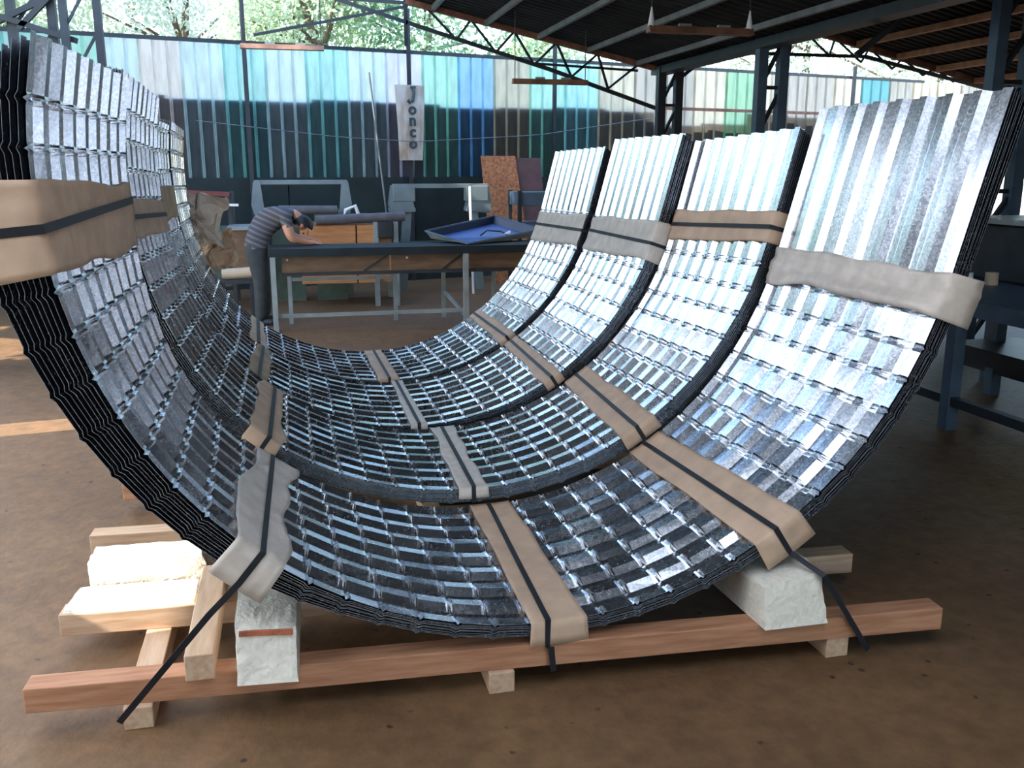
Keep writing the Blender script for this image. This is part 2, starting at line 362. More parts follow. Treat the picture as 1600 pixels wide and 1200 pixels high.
# trusses
def truss(name, Y, label, bars, m=RUST):
    r = empty(name, (bars[0][1][0], Y, bars[0][1][1]), label, 'truss', 'roof trusses')
    for (nm, a, b, w) in bars:
        build(nm, MB().bar((a[0], Y, a[1]), (b[0], Y, b[1]), w, w, up=(0, 1, 0)), STEEL if nm != 'rafter' else m, r)
    return r
def zig(up, lo, n, w=.03):
    out = []
    for i in range(n):
        t0 = i / n; t1 = (i + 1) / n
        a = (up[0][0] + (up[1][0] - up[0][0]) * t0, up[0][1] + (up[1][1] - up[0][1]) * t0)
        b = (lo[0][0] + (lo[1][0] - lo[0][0]) * t0, lo[0][1] + (lo[1][1] - lo[0][1]) * t0)
        c = (up[0][0] + (up[1][0] - up[0][0]) * t1, up[0][1] + (up[1][1] - up[0][1]) * t1)
        out += [('brace', a, b, w), ('brace', b, c, w)]
    return out
def t_first(Y, label):
    up = ((1.62, 3.84), (5.2, 3.07)); lo = ((1.62, 3.60), (4.9, 2.62))
    bars = [('rafter', (1.62, 3.86), (5.2, 3.09), .07), ('chord', (.7, 3.86), (1.62, 3.60), .045), ('chord', (1.62, 3.60), (3.6, 3.05), .05), ('chord', (3.6, 3.05), (5.2, 2.55), .05),
            ('tie', (3.4, 3.12), (4.9, 3.06), .03), ('post', (1.62, 4.0), (1.62, 3.3), .05),
            ('brace', (-.34, 3.38), (1.65, 3.80), .035), ('tie', (-1.2, 3.92), (1.62, 3.84), .04)]
    bars += zig(((1.9, 3.79), (4.9, 3.14)), ((2.3, 3.40), (5.0, 2.66)), 5)
    return truss('roof_truss', Y, label, bars)
t_first(YE - .1, 'rusty far truss with long sloping bottom chord above the lettered sheet')
def t_second(Y, label):
    bars = [('rafter', (5.25, 3.05), (7.3, 3.74), .08), ('rafter', (7.3, 3.74), (10.8, 2.96), .08),
            ('tie', (5.85, 3.34), (8.5, 3.34), .045), ('chord', (8.5, 3.34), (10.9, 2.88), .05), ('chord', (5.25, 2.75), (6.0, 3.32), .05)]
    bars += zig(((6.4, 3.44), (7.3, 3.74)), ((6.6, 3.34), (7.9, 3.34)), 2, .025) + zig(((7.4, 3.72), (10.3, 3.07)), ((7.9, 3.34), (10.6, 2.93)), 5, .025)
    return truss('roof_truss', Y, label, bars)
t_second(YE - .1, 'far truss with level tie bar right of the valley column')
t_second(8.2, 'nearer truss under the brown purlins at upper right')

# lattice columns
def lattice(name, x0, x1, Y, z1, w, label, m1, dy=0., zs=.0):
    r = empty(name, ((x0 + x1) / 2, Y, 0), label, 'column', 'lattice steel columns')
    build('chord', MB().bar((x0, Y, 0), (x0, Y, z1), w, w), m1, r)
    build('chord', MB().bar((x1, Y + dy, 0), (x1, Y + dy, z1), w, w), m1, r)
    n = int(z1 / .5); h = z1 / n
    for i in range(n):
        z = i * h
        build('lacing_bar', MB().bar((x0, Y, z), (x1, Y + dy, z + h), w * .35, w * .35), STEEL, r)
        if i % 2: build('batten', MB().bar((x0, Y, z), (x1, Y + dy, z), w * .35, w * .35), STEEL, r)
    return r
lattice('lattice_column', 5.18, 5.44, 12.85, 3.10, .11, 'dark lattice column standing under the roof valley far back', STEEL)
lattice('lattice_column', 5.22, 5.48, 10.0, 3.12, .11, 'blue-grey lattice column in front of the green wall panel', STEELB)
lattice('lattice_column', 6.45, 6.80, 7.8, 3.5, .12, 'blue-grey column at the right edge behind the front stack', STEELB)
c1 = lattice('lattice_column', -1.98, -1.68, 10.0, 4.0, .07, 'dark lattice column above the left end of the stacks, right one', STEEL)
c2 = lattice('lattice_column', -2.48, -2.12, 10.2, 4.0, .08, 'dark lattice column at the far left edge', STEEL)
r = empty('eaves_bracket', (-2.2, 10.1, 2.6), 'dark crossed steel bracing between the two left columns', 'bracing')
for a, b in (((-3.2, 10.1, 3.3), (-1.9, 10.1, 2.9)), ((-2.6, 10.12, 3.05), (-1.6, 10.12, 3.55)), ((-3.2, 10.1, 2.75), (-2.35, 10.1, 2.5)), ((-2.4, 10.1, 3.0), (-2.0, 10.1, 3.4))):
    build('brace', MB().bar(a, b, .05, .05), STEEL, r)

# ------------------------------------------------------------------ stacks of curved sheets
RAD = 1.47; RIB = .021
STK = [dict(n=10, loc=(.804, 2.75, .234), w=1.13, yaw=2.0, tilt=0, lean=.01, twist=.10, Lr=.675, Ll=.165, T=1.0, bot=.042),
       dict(n=12, loc=(.735, 3.93, .302), w=1.13, yaw=.3, tilt=-1.6, lean=.10, Lr=.52, Ll=.14, T=1.0, bot=.060),
       dict(n=12, loc=(.646, 5.11, .284), w=1.13, yaw=.5, tilt=0, lean=.12, Lr=.55, Ll=.05, T=1.0, bot=.075),
       dict(n=12, loc=(.615, 6.27, .296), w=1.13, yaw=2.0, tilt=-.8, lean=.15, Lr=.48, Ll=.06, T=1.0, bot=.080)]
TH0, TH1, NC = -97.5, 75.6, 36
def interp(x, tab):
    if x <= tab[0][0]: return tab[0][1]
    for (a, b), (c, d) in zip(tab, tab[1:]):
        if x <= c: return b + (d - b) * (x - a) / (c - a)
    return tab[-1][1]
def thick(S, th):
    if S is STK[0]: tab = [(-103, .19), (-80, .14), (-65, .117), (-45, .088), (-25, .048), (0, .042), (25, .046), (40, .055), (70, .065), (100, .08)]
    else: tab = [(-103, .12), (-45, .09), (-20, S['bot']), (20, S['bot']), (45, .085), (100, .095)]
    return interp(th, tab)
def rad(S, th):
    t = min(1, max(0, (-th - 30) / 60)); t = t * t * (3 - 2 * t)
    return RAD - S['lean'] * t
def twist(S, th, u):
    t = min(1, max(0, (-th - 45) / 45)); return S.get('twist', 0) * t * t * (3 - 2 * t) * u / S['w']
def base(S, th, off):
    """point of the inner surface in the (x, z) plane of a stack, 'off' outwards"""
    r = rad(S, th) + off; a = R_(th); return Vector((math.sin(a) * r, RAD - math.cos(a) * r))
def nodes(S, k):
    q = k / (S['n'] - 1)
    ths = [TH0 + (TH1 - TH0) * i / (NC - 1) for i in range(NC)]
    P = [base(S, t, thick(S, t) * q) for t in ths]
    d0 = (P[0] - P[1]).normalized(); d0.rotate(Matrix.Rotation(R_(-4.9), 2))
    d1 = (P[-1] - P[-2]).normalized(); d1.rotate(Matrix.Rotation(R_(2.0), 2))
    jl = S['Ll'] - k * .012 + rnd.uniform(-.006, .006)
    if S is not STK[0]: jl = max(.02, S['Ll'] + rnd.uniform(-.008, .008))
    jr = S['Lr'] + rnd.uniform(-.008, .004) - k * .004
    # the stack opens a little at its free right end
    d1k = d1.copy(); d1k.rotate(Matrix.Rotation(R_(-.08 * k), 2))
    return [P[0] + d0 * max(.03, jl)] + P + [P[-1] + d1k * jr]
def surf(S, th, off):
    """as base() but running on straight past the last fold"""
    if th <= TH1: return base(S, th, off), Vector((-math.sin(R_(th)), math.cos(R_(th))))
    p = base(S, TH1, off); a = R_(TH1 - 2.5 + 2.0); t = Vector((math.cos(a), math.sin(a)))
    return p + t * (R_(th - TH1) * RAD), Vector((-t.y, t.x))
def sheet_mesh(S, k, name):
    N = nodes(S, k); fine = (k == 0); NT = [TH0 - 4] + [TH0 + (TH1 - TH0) * i / (NC - 1) for i in range(NC)] + [TH1 + 10]
    W = S['w']; nr = 8; p = W / nr
    cols = []
    for i in range(nr):
        a = i * p
        cols += [(a, 0), (a + p * .30, 0), (a + p * .50, 1), (a + p * .80, 1)]
    cols.append((W, 0))
    rows = []
    e = .008
    for j in range(len(N) - 1):
        a, b = N[j], N[j + 1]; t = (b - a).normalized(); n = Vector((-t.y, t.x))
        first = j == 0; last = j == len(N) - 2
        if first: rows.append((a, n, 'seg', NT[j]))
        else:
            if fine: rows.append((a + t * e, n, 'lip', NT[j]))
            rows.append((a + t * (e * 2), n, 'seg', NT[j]))
        if last: rows.append((b, n, 'seg', NT[j + 1]))
        else:
            rows.append((b - t * (e * 2), n, 'seg', NT[j + 1]))
            if fine: rows.append((b - t * e, n, 'lip', NT[j + 1]))
            c = N[j + 2]; n2 = (c - b).normalized(); n2 = Vector((-n2.y, n2.x)); rows.append((b, (n + n2).normalized(), 'fold', NT[j + 1]))
    v = []; f = []
    for ri, (pt, n, kind, rth) in enumerate(rows):
        for ci, (u, h) in enumerate(cols):
            if kind == 'seg': d = h * RIB
            elif kind == 'lip': d = -.003 if h == 0 else RIB - .001
            else: d = .007 if h == 0 else RIB - .001
            if fine: d += .0012 * math.sin(ri * 12.9898 + ci * 78.233)
            q = pt - n * (d - twist(S, rth, u))
            v.append((q.x, u, q.y))
    nc = len(cols)
    for i in range(len(rows) - 1):
        for j in range(nc - 1): f.append((i * nc + j + 1, i * nc + j, (i + 1) * nc + j, (i + 1) * nc + j + 1))
    me = bpy.data.meshes.new(name); me.from_pydata(v, [], f); me.update()
    # inner face first material, the far face and the cut edge the two others
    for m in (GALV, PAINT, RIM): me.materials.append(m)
    return me
ordn = ['topmost', 'second', 'third', 'fourth', 'fifth', 'sixth', 'seventh', 'eighth', 'ninth', 'tenth', 'eleventh', 'twelfth']
stn = ['front', 'second', 'third', 'rearmost']
def place(o, S, dy=0.):
    o.location = S['loc']; o.rotation_euler = (R_(S['tilt']), 0, R_(S['yaw']))
    if dy: o.location = Vector(o.location) + Vector((0, dy, 0))
for si, S in enumerate(STK):
    for k in range(S['n']):
        me = sheet_mesh(S, k, 'curved_steel_sheet')
        if si == 0: pass
        o = bpy.data.objects.new('curved_steel_sheet', me); C.objects.link(o)
        place(o, S, 0 if k == 0 else rnd.uniform(-.004, .007))
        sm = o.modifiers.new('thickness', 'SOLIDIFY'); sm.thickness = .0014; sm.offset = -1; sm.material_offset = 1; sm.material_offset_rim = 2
        if k == 0: lb = 'curved galvanised corrugated sheet lying topmost in the %s stack' % stn[si]
        elif k == S['n'] - 1: lb = 'curved corrugated sheet at the very bottom of the %s stack' % stn[si]
        else: lb = 'curved corrugated sheet, %s from the top in the %s stack' % (ordn[k], stn[si])
        tag(o, lb, 'metal sheet', 'curved sheets of the %s stack' % stn[si])

# paper wraps and straps ------------------------------------------------
def paper(S, f0, f1, b0, b1, m, label, fold=.10, seed=0, crump=.006, rag=.004, bulge=0., u0=0., u1=None, lift=.007):
    """kraft strip laid across a stack between the given angles at its front and its back, folded over the front edge"""
    u1 = S['w'] if u1 is None else u1
    nu, nv = 34, 12; mb = MB(); rows = []
    if fold:
        for q in (1., .66, .33, .06): rows.append(('fold', q))
    for i in range(nu + 1): rows.append(('top', i / nu))
    v = []
    for (kind, q) in rows:
        for j in range(nv + 1):
            s = j / nv
            if kind == 'fold': u = 0.; tt = 0.
            else: u = q; tt = q
            e0 = f0 + (b0 - f0) * tt; e1 = f1 + (b1 - f1) * tt
            edge = (noise.noise(Vector((u * 3.2 + seed, 0, seed * 1.7))) * (1 - s) + noise.noise(Vector((u * 3.7 + seed, 5, seed))) * s) * rag / RAD * 57.3 * 4
            th = e0 + (e1 - e0) * s + edge
            cr = (noise.noise(Vector((u * 7 + seed, s * 3.5, seed * 3.1))) + .5 * noise.noise(Vector((u * 15 + seed, s * 8, seed)))) * crump
            bl = bulge * max(0., 1 - abs(s - .15) * 3) * (.5 + .5 * math.sin(u * 5))
            off = -lift - abs(cr) - bl
            yy = u0 + u * (u1 - u0)
            if kind == 'fold':
                off = -lift + q * fold; yy = u0 - .010 - .5 * abs(cr) - q * .004
            pnt, n = surf(S, th, 0); p2 = pnt - n * (off - twist(S, th, yy))
            v.append((p2.x, yy, p2.y))
    nc = nv + 1
    f = [(i * nc + j, i * nc + j + 1, (i + 1) * nc + j + 1, (i + 1) * nc + j) for i in range(len(rows) - 1) for j in range(nv)]
    me = bpy.data.meshes.new('kraft_paper_wrap'); me.from_pydata(v, [], f); me.update(); me.materials.append(m)
    me.polygons.foreach_set('use_smooth', [True] * len(me.polygons))
    o = bpy.data.objects.new('kraft_paper_wrap', me); C.objects.link(o); place(o, S)
    sm = o.modifiers.new('thickness', 'SOLIDIFY'); sm.thickness = .0008; sm.offset = 0
    tag(o, label, 'paper', 'paper strips under the straps')
    return o
def strap(S, thf, thb, label, front=.12, extra=(), u1=None, w=.020, lift=.017, m=None):
    """steel band over the stack: along the inside, over the front edge, then on through extra stack-local points"""
    u1 = S['w'] if u1 is None else u1; pts = []
    n = 14
    for i in range(n + 1):
        q = i / n; th = thb + (thf - thb) * q
        p, nn = surf(S, th, 0); p = p + nn * ((lift if 0 < i else lift - .004) + twist(S, th, u1 * (1 - q))); pts.append((Vector((p.x, u1 * (1 - q) - (.016 if i == n else 0), p.y)), th))
    p, nn = surf(S, thf, 0); p = p - nn * front; pts.append((Vector((p.x, -.020, p.y)), thf))
    v = []; f = []
    def tang(th):
        a = R_(min(th, TH1 + 3.5)); return Vector((math.cos(a), 0, math.sin(a)))
    for (q, th) in pts:
        t = tang(th); v += [q - t * w / 2, q + t * w / 2]
    last = pts[-1][0]; prevt = tang(thf)
    for e in extra:
        e = Vector(e); d = (e - last); d.normalize()
        t = d.cross(Vector((0, -1, 0))); t = t.normalized() if t.length > .1 else prevt
        if t.dot(prevt) < 0: t = -t
        if e is extra[0] or True: v[-2:] = [tuple(last - (t if len(extra) and last is pts[-1][0] else t) * w / 2), tuple(last + t * w / 2)]
        v += [e - t * w / 2, e + t * w / 2]; last = e; prevt = t
    f = [(2 * i, 2 * i + 1, 2 * i + 3, 2 * i + 2) for i in range(len(v) // 2 - 1)]
    me = bpy.data.meshes.new('steel_strap'); me.from_pydata([tuple(q) for q in v], [], f); me.update(); me.materials.append(m or STRAP)
    o = bpy.data.objects.new('steel_strap', me); C.objects.link(o); place(o, S)
    sm = o.modifiers.new('thickness', 'SOLIDIFY'); sm.thickness = .0016; sm.offset = 0
    tag(o, label, 'strap', 'packing straps around the stacks')
    return o
A, B, D, E4 = STK
L = lambda S, x, y, z: Vector((x - S['loc'][0], y - S['loc'][1], z - S['loc'][2]))
paper(A, -44.5, -36.9, -41, -33.7, KRAFT_GREY, 'pale crinkled paper strip low on the left of the front stack', .13, 1, .016, .012)
paper(A, -3.6, 4.0, -1.8, 5.2, KRAFT, 'brown paper strip across the middle of the front stack', .085, 2, .003, .003)
paper(A, 29.6, 37.4, 29.2, 36.0, KRAFT, 'brown paper strip low on the right of the front stack', .115, 3, .003, .002)
paper(A, -89.5, -79.6, -88.3, -78.0, KRAFT, 'large brown paper sheet strapped to the upper left of the front stack', .17, 4, .012, .006)
paper(A, 69.5, 76.6, 70.5, 76.6, KRAFT_GREY, 'pale paper band slipped down at the upper right of the front stack', .14, 5, .020, .008, .035)
paper(B, -40.3, -34.3, -39, -34, KRAFT, 'torn brown paper low on the left of the second stack', .07, 6, .004, .010)
paper(B, -2.5, 3.0, -.6, 4.3, KRAFT_GREY, 'crinkled pale paper across the middle of the second stack', .05, 7, .008, .008)
paper(B, 28.8, 36.5, 32.0, 38.5, KRAFT, 'brown paper strip low on the right of the second stack', .07, 8, .003, .006)
paper(B, -83.0, -76.3, -82.4, -75.8, KRAFT, 'brown paper at the upper left of the second stack', .10, 9, .004, .003)
paper(B, 74.6, 80.4, 73.2, 79.8, KRAFT, 'brown paper band at the upper right of the second stack', .10, 10, .005, .003)
paper(D, -39, -34, -38, -33.5, KRAFT_OCHRE, 'ochre paper low on the left of the third stack', .05, 11, .004, .006)
paper(D, -1.7, 2.2, -1.3, 2.0, KRAFT_GREY, 'narrow pale paper across the middle of the third stack', .05, 12, .005, .004)
paper(D, 30.5, 35.2, 32.0, 36.2, KRAFT, 'brown paper strip low on the right of the third stack', .06, 13, .003, .004)
paper(D, 67.5, 76.8, 66.5, 75.8, KRAFT_GREY, 'pale wrinkled paper at the upper right of the third stack', .12, 14, .009, .004)
paper(D, -84, -76, -84, -76, KRAFT_OCHRE, 'brown paper at the upper left of the third stack', .08, 15, .004, .004)
paper(E4, -39, -33.8, -38.7, -34.3, KRAFT, 'brown paper low on the left of the rearmost stack', .05, 16, .004, .004)
paper(E4, -3.3, 2.4, -2.2, 3.1, KRAFT, 'brown paper across the middle of the rearmost stack', .03, 17, .003, .004)
paper(E4, 31.8, 36.8, 33.5, 37.6, KRAFT, 'brown paper strip low on the right of the rearmost stack', .05, 18, .004, .004)
paper(E4, 66.5, 75.6, 65.8, 74.8, KRAFT_GREY, 'pale wrinkled paper at the upper right of the rearmost stack', 0, 19, .008, .004)
strap(A, -40.2, -37.6, 'black strap slanting from the front stack down to the left runner', .10, (L(A, -.30, 2.72, .42), L(A, -.585, 2.755, .085)))
strap(A, -1.5, 1.4, 'black strap down the middle of the front stack', .085, (L(A, .772, 2.715, .16), L(A, .780, 2.715, .07)))
strap(A, 33.2, 32.4, 'black strap running over the right of the front stack to the right runner', .10, (L(A, 1.735, 2.625, .34), L(A, 1.925, 2.605, .04)))
strap(A, -84.4, -85.6, 'black strap across the upper left paper of the front stack', .22, (), w=.026)
strap(B, -36.8, -36.2, 'black strap low on the left of the second stack', .08)
strap(B, .3, 1.8, 'black strap down the middle of the second stack', .06)
strap(B, 32.6, 35.2, 'black strap low on the right of the second stack', .08)
strap(B, -79.8, -79.4, 'black strap at the upper left of the second stack', .10)
strap(B, 77.4, 76.6, 'black strap at the upper right of the second stack', .11)
strap(D, -36.5, -36, 'black strap low on the left of the third stack', .06)
strap(D, .3, .4, 'black strap down the middle of the third stack', .05)
strap(D, 32.8, 34.0, 'black strap low on the right of the third stack', .06)
strap(D, 71.6, 71.8, 'black strap at the upper right of the third stack', .12)
strap(E4, -36.4, -36.4, 'black strap low on the left of the rearmost stack', .05)
strap(E4, -.4, .6, 'black strap down the middle of the rearmost stack', .05)
strap(E4, 34.3, 35.4, 'black strap low on the right of the rearmost stack', .05)
strap(E4, 71.0, 71.0, 'black strap at the upper right of the rearmost stack', .05)

# loose crumpled paper hanging at the upper left between the third and the rearmost stack
def crumple(name, c, sx, sy, sz, m, label, seed, root=None):
    mb = MB(); n = 14
    v = []
    for i in range(n + 1):
        for j in range(n + 1):
            a = i / n - .5; b = j / n - .5
            q = Vector((a * 3 + seed, b * 3, seed))
            v.append((c[0] + a * sx + .35 * sx * noise.noise(q), c[1] + sy * (noise.noise(q * 1.7 + Vector((9, 0, 0))) + .6 * abs(a)), c[2] + b * sz + .3 * sz * noise.noise(q + Vector((0, 7, 0)))))
    f = [(i * (n + 1) + j, i * (n + 1) + j + 1, (i + 1) * (n + 1) + j + 1, (i + 1) * (n + 1) + j) for i in range(n) for j in range(n)]
    return build(name, MB().add(v, f), m, label=label, cat='paper', solid=.001)
crumple('crumpled_paper', (-.60, 7.33, 1.34), .26, .12, .34, KRAFT_GREY, 'crumpled grey paper sticking out behind the left of the stacks', 3.3)
crumple('crumpled_paper', (-.55, 7.38, 1.12), .24, .10, .30, KRAFT, 'crumpled brown paper below the grey crumpled one', 8.1)

# ------------------------------------------------------------------ pallet of beams, foam blocks
def beam(name, p, q, w, z0, z1, m, label, cat='beam', group=None, bev=.004):
    """horizontal timber from p to q (front edge line), w deep, between z0 and z1"""
    p = Vector((*p, 0)); q = Vector((*q, 0)); t = (q - p).normalized(); n = Vector((-t.y, t.x, 0)) * w
    bot = [p, q, q + n, p + n]
    mb = MB().hexa([(a.x, a.y, z0) for a in bot], [(a.x, a.y, z1) for a in bot])
    return build(name, mb, m, label=label, cat=cat, group=group, bevel=bev)
G = 'timbers of the pallet'
ZB0, ZB1 = .076, .160
beam('pallet_beam', (-.878, 2.835), (2.237, 2.66), .088, ZB0, ZB1, WOODR, 'long front timber beam carrying the front stack', group=G)
beam('pallet_beam', (-.884, 3.335), (2.20, 3.17), .095, ZB0, ZB1, WOOD, 'second timber beam, its sunlit left end behind the slanted strap', group=G)
beam('pallet_beam', (-.925, 4.10), (2.10, 3.95), .095, ZB0, ZB1, WOOD, 'third timber beam, its pale left end behind the sunlit foam block', group=G)
beam('pallet_beam', (-.90, 4.78), (2.1, 4.70), .095, ZB0, ZB1, WOODR, 'fourth timber beam, a reddish end showing at the far left', group=G)
for yy, nm in ((5.3, 'fifth'), (6.05, 'sixth'), (6.5, 'seventh'), (7.15, 'eighth')):
    beam('pallet_beam', (-.6, yy), (1.9, yy - .03), .095, ZB0, ZB1, WOOD, '%s timber beam from the front, under the rear stacks' % nm, group=G)
# runners on the floor
def runner(x, y0, y1, lab, w=.088):
    build('pallet_runner', MB().box(x, x + w, y0, y1, 0, ZB0), WOODY, label=lab, cat='runner', group='runners on the floor', bevel=.004)
runner(-.590, 2.795, 7.3, 'left pallet runner on the floor, end under the slanted strap')
runner(.565, 2.735, 7.3, 'middle pallet runner on the floor, end below the middle strap')
runner(1.792, 2.69, 7.3, 'right pallet runner on the floor, end beside the right strap')
# joist wedged along the left side
build('joist', MB().box(-.393, -.306, 2.765, 3.46, ZB1, ZB1 + .088), WOODY, label='short upright-lying timber beside the left foam block, pointing at the viewer', cat='beam', bevel=.004)

def foam(name, bot, top, label, seed, root=None):
    """rough block: subdivided hexahedron, chipped along its edges"""
    bm = bmesh.new()
    vs_ = [bm.verts.new(p) for p in list(bot) + list(top)]
    for q in [(3, 2, 1, 0), (4, 5, 6, 7), (0, 1, 5, 4), (1, 2, 6, 5), (2, 3, 7, 6), (3, 0, 4, 7)]: bm.faces.new([vs_[i] for i in q])
    bmesh.ops.subdivide_edges(bm, edges=bm.edges[:], cuts=9, use_grid_fill=True)
    bmesh.ops.recalc_face_normals(bm, faces=bm.faces)
    bm.normal_update()
    zmin = min(v.co.z for v in bm.verts)
    for v in bm.verts:
        sharp = max((e.calc_face_angle(0) for e in v.link_edges), default=0)
        d = noise.noise(v.co * 28 + Vector((seed, 0, 0))) * .0035 - (.006 * abs(noise.noise(v.co * 40 + Vector((0, seed, 0)))) + .002 if sharp > .5 else 0)
        if v.co.z > zmin + .004: v.co += v.normal * d
    mb = MB(); mb.add([v.co[:] for v in bm.verts], [[v.index for v in f.verts] for f in bm.faces]); 
    bm.verts.index_update()
    mb = MB().add([v.co[:] for v in bm.verts], [[v.index for v in f.verts] for f in bm.faces]); bm.free()
    return build(name, mb, FOAM, label=label, cat='foam block', group='foam blocks propping the stacks')
fl_ = foam('foam_block', [(-.236, 2.705, ZB1), (-.050, 2.69, ZB1), (-.035, 3.25, ZB1), (-.225, 3.27, ZB1)], [(-.236, 2.735, .350), (-.050, 2.75, .300), (-.040, 3.25, .300), (-.230, 3.27, .390)], 'white foam block with a red streak propping the stack at left', 1.)
build('red_streak', MB().bar((-.222, 2.733, .322), (-.060, 2.742, .305), .012, .016), BRICKRED, fl_)
foam('foam_block', [(1.525, 2.655, ZB1), (1.766, 2.655, ZB1), (1.76, 3.2, ZB1), (1.50, 3.2, ZB1)], [(1.530, 2.69, .305), (1.755, 2.70, .340), (1.75, 3.2, .360), (1.50, 3.2, .300)], 'chipped white foam block propping the stack at right', 4.)
foam('foam_block', [(-.82, 3.56, .075), (-.34, 3.54, .075), (-.34, 3.72, .075), (-.82, 3.74, .075)], [(-.82, 3.545, .262), (-.40, 3.53, .262), (-.42, 3.70, .262), (-.82, 3.72, .262)], 'sunlit foam block lying left behind the second beam', 7.)
foam('foam_slab', [(-.87, 3.345, ZB1), (-.42, 3.325, ZB1), (-.42, 3.52, ZB1), (-.85, 3.54, ZB1)], [(-.87, 3.35, .172), (-.42, 3.33, .172), (-.42, 3.52, .172), (-.85, 3.54, .172)], 'thin speckled foam slab on the second beam, in the sun', 9.)

# ------------------------------------------------------------------ workshop furniture behind
def table_legs(root, spots, z1, w, m, name='leg'):
    for (x, y) in spots: build(name, MB().box(x - w / 2, x + w / 2, y - w / 2, y + w / 2, 0, z1), m, root)
t = empty('workbench', (1.4, 10.7, 0), 'long steel-legged workbench with dark edge, at which the person bends', 'workbench')
TX0, TX1, TY0, TY1 = -.24, 3.3, 10.12, 11.03
build('table_top', MB().box(TX0, TX1, TY0, TY0 + .62, .80, .885), TABLEDK, t)
fp0 = build('front_panel', MB().box(TX0 + .12, 1.03, TY0 + .14, TY0 + .16, .62, .80), BROWNB, t)
fp1 = build('front_panel', MB().box(1.05, TX1, TY0 + .14, TY0 + .16, .62, .80), BROWNB, t)
build('panel_lip', MB().box(TX0 + .12, TX1, TY0 + .11, TY0 + .16, .585, .62), STEEL, t)
table_legs(t, [(TX0 + .03, TY0 + .03), (1.86, TY0 + .03), (3.2, TY0 + .03)], .80, .055, GREYP)
table_legs(t, [(-.05, TY1 - .35), (1.13, TY1 - .35), (1.70, TY1 - .3), (2.3, TY1 - .3)], .80, .045, GREYP)
build('stretcher', MB().bar((TX0 + .05, TY0 + .1, .16), (1.86, TY0 + .1, .16), .04, .04), GREYP, t)
build('stretcher', MB().bar((-.02, TY1 - .35, .50), (1.13, TY1 - .35, .50), .035, .035), GREYP, t)
build('brace', MB().bar((1.70, TY1 - .3, .32), (1.86, TY0 + .05, .10), .03, .03), GREYP, t)
build('brace', MB().bar((.75, TY0 + .13, .62), (1.03, TY0 + .13, .80), .02, .02), STEEL, t)
build('brace', MB().bar((1.62, TY0 + .13, .62), (1.86, TY0 + .13, .80), .02, .02), STEEL, t)
for x in (-.06, 1.22): build('bolt_head', MB().tube((x, TY0 + .13, .76), (x, TY0 + .10, .76), .012), WHITE, fp0 if x < 1 else fp1)

b = empty('crate_bench', (.65, 12.3, 0), 'orange pine crate with pale steel corner posts behind the workbench', 'crate')
build('crate_side', MB().box(.10, .78, 11.88, 11.92, .30, 1.02), ORANGEW, b)
build('crate_side', MB().box(.80, 1.02, 11.88, 11.92, .30, 1.02), ORANGEW, b)
build('crate_side', MB().box(1.05, 1.22, 11.90, 11.94, .30, .90), ORANGEW, b)
build('crate_back', MB().box(.10, 1.22, 12.75, 12.79, .30, 1.02), BROWNB, b)
build('crate_top', MB().box(.05, 1.26, 11.9, 12.8, 1.0, 1.03), BROWNB, b)
table_legs(b, [(1.28, 11.86), (1.03, 11.86), (.08, 12.7), (1.28, 12.7)], 1.06, .06, GREYP, 'post')
build('motor_box', MB().box(1.05, 1.24, 11.80, 11.90, .86, 1.06), STEEL, b, bevel=.01)
def roll(p, q, r, label, m=GREYPIPE):
    e = empty('fabric_roll', (p[0], p[1], p[2] - r), label, 'roll', 'long rolls on the crate')
    build('roll_body', MB().tube(p, q, r, 16), m, e, smooth=False); d = (Vector(q) - Vector(p)).normalized()
    build('core', MB().tube(Vector(q) - d * .01, Vector(q) + d * .012, r * .45, 12), CARD, e)
roll((.30, 11.86, 1.085), (1.40, 11.90, 1.12), .06, 'thick grey roll lying along the front of the orange crate')
roll((-.15, 12.6, 1.19), (.60, 12.6, 1.18), .055, 'grey roll lying further back behind the person')
for x in (-.05, .5): build('trestle', MB().bar((x, 12.6, 0), (x, 12.6, 1.13), .05, .4), GREENDK, label='dull green trestle holding the rear grey roll, %s one' % ('left' if x < 0 else 'right'), cat='trestle', group='trestles of the rear roll')
e = empty('power_tool', (.78, 12.1, 1.03), 'white and black hand tool lying on the orange crate', 'tool')
build('handle', MB().path([(.62, 12.05, 1.05), (.68, 12.05, 1.20), (.80, 12.05, 1.25), (.86, 12.05, 1.08)], .025), WHITE, e)
build('tool_body', MB().box(.45, .70, 12.0, 12.12, 1.03, 1.11), STEEL, e, bevel=.02)
build('guard', MB().tube((.92, 12.1, 1.07), (1.08, 12.1, 1.09), .045, 12), WHITE, e)
build('dust_bag', MB().tube((.40, 12.25, 1.07), (.95, 12.25, 1.10), .055, 12), STEEL, e)

